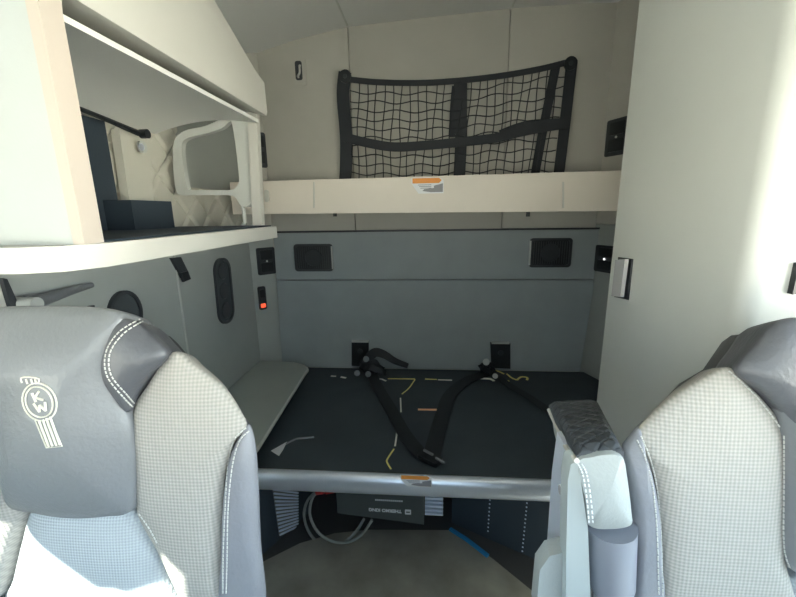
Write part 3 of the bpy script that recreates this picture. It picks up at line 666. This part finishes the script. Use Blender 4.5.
# ------------------------------------------------------------------ seats
def seat(center, Y0, lean, spec, label, sgn):
    """spec: outlines in image pixels; sgn=+1 when the visible half is the +X half of the seat"""
    n = Vector((0, -1, lean)).normalized(); p0 = Vector((center, Y0, 1.1))
    def W(u, v, off=0): return atp(u, v, p0+n*off, n)
    def mir(p): return Vector((2*center-p.x, p.y, p.z))
    root = thing('driver_seat' if sgn > 0 else 'passenger_seat', label, 'seat', Vector((center, Y0+.05, 0)))
    root.name = 'truck_seat'
    bvhs = []
    def pillow(name, loop, m, puff, depth, label=None, parent=root, p=4.0, back=True, pw=.5, off=0):
        c = sum(loop, Vector())/len(loop); bm = BM(); rings = []
        for r in (1.0, .985, .95, .88, .78, .64, .48, .3, .12):
            h = puff*(1-r**p)**pw
            rings.append([bm.verts.new(c+(q-c)*r+n*(h+off)) for q in loop])
        for a, b in zip(rings, rings[1:]):
            for i in range(len(loop)):
                j = (i+1) % len(loop); bm.faces.new((a[i], a[j], b[j], b[i]))
        bm.faces.new(rings[-1])
        for _ in range(26 if name == 'headrest' else 5):
            bmesh.ops.smooth_vert(bm, verts=[v for R3 in rings[2:] for v in R3], factor=.5, use_axis_x=True, use_axis_y=True, use_axis_z=True)
        bk = [rings[0]]
        for rr, dd in ((1.0, .4), (.985, .8), (.93, 1.0)):
            row = []
            for q in loop:
                z_ = c+(q-c)*rr-n*(depth*dd)+n*off
                z_.x = center+(z_.x-center)*(1-2.0*depth*dd); z_.z -= .34*depth*dd*(1 if z_.z > .95 else 0); row.append(bm.verts.new(z_))
            bk.append(row)
        for a, b in zip(bk, bk[1:]):
            for i in range(len(loop)):
                j = (i+1) % len(loop); bm.faces.new((a[j], a[i], b[i], b[j]))
        bm.faces.new(bk[-1][::-1])
        bmesh.ops.recalc_face_normals(bm, faces=bm.faces)
        bvhs.append(BVHTree.FromBMesh(bm))
        return part(name, bm, m, parent, label, angle=80)
    def loop(px, off=0, ns=5): return spline([W(u, v, off) for u, v in px], ns, True)
    # shell silhouette (half outline top->bottom, mirrored)
    half = [W(u, v) for u, v in spec['sil']]
    bot = half[-1].copy()
    half = half+[Vector((half[-1].x, Y0-.02+.13, .62)), Vector((half[-1].x*.9+center*.1, Y0+.02, .56))]
    half = [Vector((p.x, p0.y+(p.z-1.1)*lean, p.z)) for p in half]
    full = half+[mir(p) for p in half[::-1]]
    # outer side leather
    for mm in (False, True):
        f = (lambda L: [mir(p) for p in L]) if mm else (lambda L: L)
        pillow('side_bolster', f(loop(spec['outer'])), MT['leathers'], .022, .13, 'grey leather outer bolster')
        pillow('cloth_bolster', f(loop(spec['cloth'])), MT['cloth'], .020, .10, 'woven grey cloth bolster', p=5)
        pillow('headrest_wing', f(loop(spec['wing'])), MT['leatherd'], .024, .09, 'dark leather headrest wing', p=3, off=.014)
    cen = [W(u, v, -.01) for u, v in spec['centre']]
    cen = [Vector((p.x, p.y, p.z)) for p in cen]; cl_ = cen+[mir(p) for p in cen[::-1]]
    pillow('centre_panel', spline(cl_, 5, True), MT['cloth2'], .022, .08, 'pale woven centre panel')
    hd = [W(u, v, .012) for u, v in spec['head']]; hl = hd+[mir(p) for p in hd[::-1]]
    pillow('headrest', spline(hl, 5, True), MT['leather'], .05, .10, 'grey leather headrest', p=2.6)
    hb = bvhs[-1]
    # backing shell
    bm = BM(); c = sum(full, Vector())/len(full)
    a = [bm.verts.new(c+Vector(((p-c).x*.88, (p-c).y*.93, (p-c).z*.90))-n*.03) for p in full]; b = [bm.verts.new(c+Vector(((p-c).x*.70, (p-c).y*.9, (p-c).z*.80))-n*.12) for p in full]; d = [bm.verts.new(c+Vector(((p-c).x*.62, (p-c).y*.85, (p-c).z*.72))-n*.155) for p in full]
    bm.faces.new(a); bm.faces.new(d[::-1])
    for r1, r2 in ((a, b), (b, d)):
        for i in range(len(full)):
            j = (i+1) % len(full); bm.faces.new((r1[j], r1[i], r2[i], r2[j]))
    part('back_shell', bm, MT['shell'], root, angle=60)
    # cushion and base
    q = BM(); box(q, center-.26, center+.26, Y0-.50, Y0+.02, .46, .60)
    part('cushion', q, MT['cloth2'], root, bevel=.045, seg=4)
    q = BM(); box(q, center-.22, center+.22, Y0-.42, Y0+.10, .30, .47); part('seat_pan', q, MT['shell'], root, bevel=.02)
    q = BM(); box(q, center-.18, center+.18, Y0-.36, Y0+.02, 0, .31); part('suspension_base', q, MT['dark'], root, bevel=.02)
    q = BM(); box(q, center-.19, center+.19, Y0+.0, Y0+.09, .42, .75); part('recliner', q, MT['shell'], root, bevel=.01)
    # stitch seams, laid on the surfaces the eye meets
    def hit(u, v, trees=None, lift=.001):
        d = ray(u, v).normalized(); best = None
        for t in (trees or bvhs):
            h = t.ray_cast(CAM, d)
            if h[0] is not None and (best is None or h[3] < best[3]): best = h
        return None if best is None else best[0]-d*lift
    def stitches(px, name='stitching', gap=.006, r=.0011, trees=None, m=None):
        P2 = spline([Vector((u, v, 0)) for u, v in px], 24); P2 = [hit(p.x, p.y, trees) for p in P2]; P2 = [p for p in P2 if p is not None]
        bm = BM(); i = 0; acc = 0; seg = [P2[0]]
        for a, b in zip(P2, P2[1:]):
            L = (b-a).length
            if L > .03:
                if len(bm.verts): part(name, bm, m or MT['thread'], root); bm = BM()
                seg = [b]; acc = 0; continue
            acc += L; seg.append(b)
            if acc > gap:
                if len(seg) > 1: tube(bm, [seg[0], seg[0].lerp(seg[-1], .7)], r, 5)
                seg = [b]; acc = 0
        if len(bm.verts): part(name, bm, m or MT['thread'], root)
        else: bm.free()
    for s in spec['stitch']: stitches(s)
    return root, hit, hb, W
specL = dict(
    sil=[(95, 309), (140, 319), (172, 352), (215, 380), (252, 425), (258, 450), (262, 600)],
    head=[(70, 306), (105, 308), (124, 313), (126, 328), (122, 350), (122, 375), (127, 400), (134, 425), (137, 455), (137, 495), (132, 511), (110, 514), (86, 516)],
    wing=[(128, 318), (143, 320), (158, 333), (174, 352), (156, 372), (142, 392), (136, 408), (124, 394), (112, 378), (109, 355), (117, 335)],
    cloth=[(173, 352), (195, 365), (225, 389), (248, 425), (238, 436), (228, 465), (224, 510), (223, 560), (223, 612), (190, 612), (178, 590), (158, 548), (139, 512), (135, 470), (133, 430), (136, 405), (148, 385)],
    outer=[(249, 424), (255, 440), (258, 470), (261, 540), (264, 612), (222, 612), (223, 560), (224, 510), (229, 465), (239, 437)],
    centre=[(80, 500), (110, 500), (138, 512), (156, 545), (176, 588), (186, 612), (120, 616), (100, 617)],
    stitch=[[(140, 319), (119, 332), (106, 352), (107, 376), (124, 398), (134, 408)], [(143, 321), (123, 334), (110, 353), (111, 375), (127, 395), (135, 404)],
            [(246, 428), (234, 440), (228, 465), (225, 510), (223, 560), (223, 597)], [(249, 431), (239, 442), (232, 468), (228, 510), (227, 560), (226, 597)],
            [(139, 514), (150, 530), (158, 545)]])
sL, hitL, hbL, WL = seat(-.585, .52, .10, specL, 'grey leather and cloth seat on the left with embroidered headrest emblem', 1)
# embroidered emblem on the left headrest
em = []
def line2(pts, r=.0016, closed=False, name=None, n=5):
    P = spline([Vector((u, v, 0)) for u, v in pts], n, closed); P = [hitL(p.x, p.y, [hbL], .0012) for p in P]; P = [p for p in P if p]
    return P, r, closed
bm = BM()
def EL(cx, cy, ra, rb, tilt, n=28):
    c, s = math.cos(tilt), math.sin(tilt)
    return [(cx+ra*math.cos(2*PI*k/n)*c-rb*math.sin(2*PI*k/n)*s, cy+ra*math.cos(2*PI*k/n)*s+rb*math.sin(2*PI*k/n)*c) for k in range(n)]
def add(pts, r, closed=False, n=3):
    P, r, c = line2(pts, r, closed, n=n)
    if len(P) > 1: tube(bm, P, r, 6, closed=c)
TL = math.radians(62)
add(EL(39, 402, 16, 13, TL), .0012, True, 1); add(EL(39.5, 402, 19.5, 16.5, TL), .0012, True, 1)
for i in range(4):
    o = i*3.2; add([(38+o*1.15+1, 421-o*.45), (49+o*1.15, 447-o*.2)], .0017)
add([(35, 420), (46.5, 448), (62, 446.5), (50, 417)], .0009, n=1)
add([(22, 383), (21, 378), (29, 377), (39, 379), (38, 383)], .0012, n=2)
for u in (26, 31, 35): add([(u, 379), (u+1.5, 384)], .0013, n=1)
def stroke(pts, r=.0017): add(pts, r, n=1)
stroke([(32, 393), (36, 402)]); stroke([(39, 391.5), (34.5, 398)]); stroke([(35, 397.5), (43, 400)])   # K
stroke([(33.5, 403.5), (39.5, 412)]); stroke([(39.5, 412), (39.5, 405)]); stroke([(39.5, 405), (46, 411)]); stroke([(46, 411), (45, 402)])   # W
part('embroidered_emblem', bm, MT['emb'], sL, 'oval emblem with the letters K and W above stripes')

specR = dict(
    sil=[(848, 316), (800, 317), (768, 319), (728, 368), (680, 392), (640, 427), (622, 444), (628, 500), (634, 600)],
    head=[(850, 330), (820, 321), (795, 321), (776, 330), (770, 348), (769, 375), (774, 402), (781, 430), (784, 470), (784, 545), (790, 568), (812, 577), (848, 580)],
    wing=[(800, 319), (768, 319), (748, 341), (728, 367), (748, 385), (768, 405), (784, 430), (800, 425), (812, 390), (810, 350)],
    cloth=[(728, 367), (700, 379), (668, 400), (640, 426), (632, 440), (645, 458), (654, 485), (659, 530), (660, 570), (662, 612), (700, 618), (750, 618), (792, 612), (790, 585), (784, 560), (783, 500), (783, 430), (768, 406), (748, 385)],
    outer=[(638, 427), (625, 440), (622, 452), (628, 500), (632, 550), (634, 612), (662, 612), (660, 570), (658, 520), (652, 480), (645, 455), (640, 440)],
    centre=[(845, 575), (800, 575), (786, 580), (790, 600), (795, 618), (845, 622)],
    stitch=[[(641, 436), (650, 458), (657, 488), (661, 530), (663, 597)], [(637, 440), (646, 460), (653, 490), (657, 530), (659, 597)],
            [(729, 371), (748, 388), (766, 408), (782, 430)], [(784, 436), (784, 480), (784, 545), (790, 568)]])
sR, hitR, hbR, WR = seat(.635, .55, .10, specR, 'grey leather and cloth seat on the right, beside the armrest', -1)

# ------------------------------------------------------------------ armrest (part of the right seat)
yN = .50
def A(u, v, y): return at(u, v, 'y', y)
bm = BM()   # arm body: near profile front cover, lofted back
sec = []
near = [(576, 462), (590, 455), (612, 452), (624, 457), (628, 475), (633, 515), (632, 528), (610, 532), (589, 528), (584, 500)]
far = [(553, 414), (562, 409), (585, 409), (597, 413), (601, 425), (604, 450), (603, 462), (590, 466), (570, 466), (556, 440)]
mid = [((a[0]+b[0])/2, (a[1]+b[1])/2) for a, b in zip(near, far)]
R_ = []
for t in (0, .04, .5, 1):
    y = yN+t*.24
    L = [A(*p, yN).lerp(A(*q, yN+.24), t) for p, q in zip(near, far)]
    L = spline(L, 4, True)
    if t == 0:
        c = sum(L, Vector())/len(L); L = [c+(p-c)*.93 for p in L]
    R_.append(L)
rr = [[bm.verts.new(p) for p in L] for L in R_]
for a, b in zip(rr, rr[1:]):
    for i in range(len(a)): j = (i+1) % len(a); bm.faces.new((a[i], a[j], b[j], b[i]))
c = sum(R_[0], Vector())/len(R_[0])+Vector((0, -.006, 0)); cv = bm.verts.new(c)
for i in range(len(rr[0])): bm.faces.new((rr[0][(i+1) % len(rr[0])], rr[0][i], cv))
bm.faces.new(rr[-1])
arm = part('armrest', bm, MT['armw'], sR, 'pale vinyl armrest with dark quilted top', angle=60)
# quilted top pad
n0, n1, f0, f1 = A(577, 459, yN+.005), A(624, 455, yN+.005), A(549, 407, yN+.245), A(598, 405, yN+.245)
up = (n1-n0).cross(f0-n0).normalized()
if up.z < 0: up = -up
bm = BM()
def PP(a, b, h):
    s, t = a/.07, b/.26
    edge = min(1, 8*min(s, 1-s))**.5*min(1, 16*min(t, 1-t))**.5
    return (n0.lerp(n1, s)).lerp(f0.lerp(f1, s), t)+up*(.004+(h+.006)*edge)
quilt_grid(bm, PP, 60, 120, .07, .26, .028, .006)
part('quilted_pad', bm, MT['armq'], arm, 'black diamond quilted pad')
bm = BM(); base = [n0-up*.012, n1-up*.012, f1-up*.012, f0-up*.012]; prism(bm, base, up*.017); part('pad_base', bm, MT['armq'], arm)
# left side rail of the arm
bm = BM(); prism(bm, [A(578, 462, yN+.0), A(588, 528, yN), A(591, 612, yN), A(566, 612, yN), A(566, 560, yN+.005), A(568, 480, yN+.01), A(571, 464, yN+.01)], (0, .03, 0)); part('arm_side', bm, MT['armside'], arm, bevel=.006, seg=3)
bm = BM(); tube(bm, [A(549, 410, yN+.235), A(556, 425, yN+.18), A(566, 447, yN+.07), A(577, 461, yN+.0)], .004, 8); part('piping', bm, MT['cab'], arm, label='white piping')
bm = BM(); prism(bm, [A(557, 432, yN+.10), A(571, 455, yN+.05), A(568, 500, yN+.05), A(565, 560, yN+.05), A(546, 556, yN+.08), A(552, 470, yN+.10)], (.008, .004, 0)); part('side_plate', bm, MT['steel'], arm, bevel=.002, label='bright metal side plate')
bm = BM(); cyl(bm, A(565, 490, yN+.045), (-1, 0, 0), .008, .008, 16); part('pivot_bolt', bm, MT['chrome'], arm, bevel=.002)
bm = BM(); prism(bm, [A(550, 556, yN+.02), A(566, 552, yN+.02), A(568, 612, yN+.02), A(536, 612, yN+.02), A(540, 570, yN+.02)], (0, .03, 0)); part('lower_cover', bm, MT['armw'], arm, bevel=.008, seg=3)
# grey sleeve below and pale post
bm = BM(); a, b = A(610, 524, yN+.03), A(611, 588, yN+.03)
tube(bm, [a, a.lerp(b, .06), a.lerp(b, .9), b], [.0375, .037, .0345, .031], 24); part('sleeve', bm, MT['sleeve'], arm, 'grey sleeve below the armrest')
bm = BM(); tube(bm, [b, A(612, 640, yN+.03)], .026, 20); part('post', bm, MT['armside'], arm, 'pale post under the sleeve')
# seam stitches on cover
for du in (0, 4):
    bm = BM()
    P = spline([A(u+du, v, yN-.004) for u, v in ((578, 464), (583, 475), (587, 500), (589, 524))], 10)
    for a, b in zip(P[::2], P[1::2]): tube(bm, [a, b], .0011, 5)
    part('stitching', bm, MT['white'], arm)
# arm support tying it to the seat frame
bm = BM(); box(bm, .25, .40, .62, .66, .60, .90); part('arm_mount', bm, MT['shell'], arm, bevel=.01)

# ------------------------------------------------------------------ dashboard out of view below the windscreen
bm = BM(); prism(bm, [Vector((-1.08, -.60, 0)), Vector((-1.08, -.60, 1.06)), Vector((-1.08, -.42, 1.04)), Vector((-1.08, -.34, .9)), Vector((-1.08, -.40, .5)), Vector((-1.08, -.45, 0))], (2.16, 0, 0))
single('dashboard', bm, MT['leatherd'], 'dark grey dashboard below the windscreen', 'dashboard', bevel=.02)

# ------------------------------------------------------------------ light
w = bpy.data.worlds.new('world'); sc.world = w; w.use_nodes = True; nt = w.node_tree
bg = nt.nodes['Background']
tc = nt.nodes.new('ShaderNodeTexCoord'); sp = nt.nodes.new('ShaderNodeSeparateXYZ'); nt.links.new(tc.outputs['Generated'], sp.inputs[0])
rp_ = nt.nodes.new('ShaderNodeValToRGB'); nt.links.new(sp.outputs['Z'], rp_.inputs['Fac'])
e = rp_.color_ramp.elements; e[0].position = 0; e[0].color = (1.5, 1.38, 1.2, 1); e[1].position = .5; e[1].color = (.55, .75, 1, 1)
x = e.new(.02); x.color = (.95, .96, 1, 1)
nt.links.new(rp_.outputs['Color'], bg.inputs['Color'])
m1 = nt.nodes.new('ShaderNodeMath'); m1.operation = 'MULTIPLY'; nt.links.new(sp.outputs['X'], m1.inputs[0]); nt.links.new(sp.outputs['X'], m1.inputs[1])
m2 = nt.nodes.new('ShaderNodeMath'); m2.operation = 'MULTIPLY_ADD'; m2.inputs[1].default_value = 18; m2.inputs[2].default_value = 4.8
nt.links.new(m1.outputs[0], m2.inputs[0]); nt.links.new(m2.outputs[0], bg.inputs['Strength'])
sl = bpy.data.lights.new('sun', 'SUN'); sl.energy = 28; sl.angle = math.radians(.6); sl.color = (1, .96, .88)
so = bpy.data.objects.new('sun', sl); COL.objects.link(so)
sd = Vector((-.8, -1.0, .75)).normalized()   # towards the sun
so.rotation_euler = (-sd).to_track_quat('-Z', 'Y').to_euler()
sc.view_settings.view_transform = 'Standard'; sc.view_settings.look = 'None'; sc.view_settings.gamma = 1
sc.view_settings.exposure = 0.08; sc.view_settings.use_curve_mapping = False
sc.cycles.use_denoising = True
sc.cycles.max_bounces = 10; sc.cycles.diffuse_bounces = 6
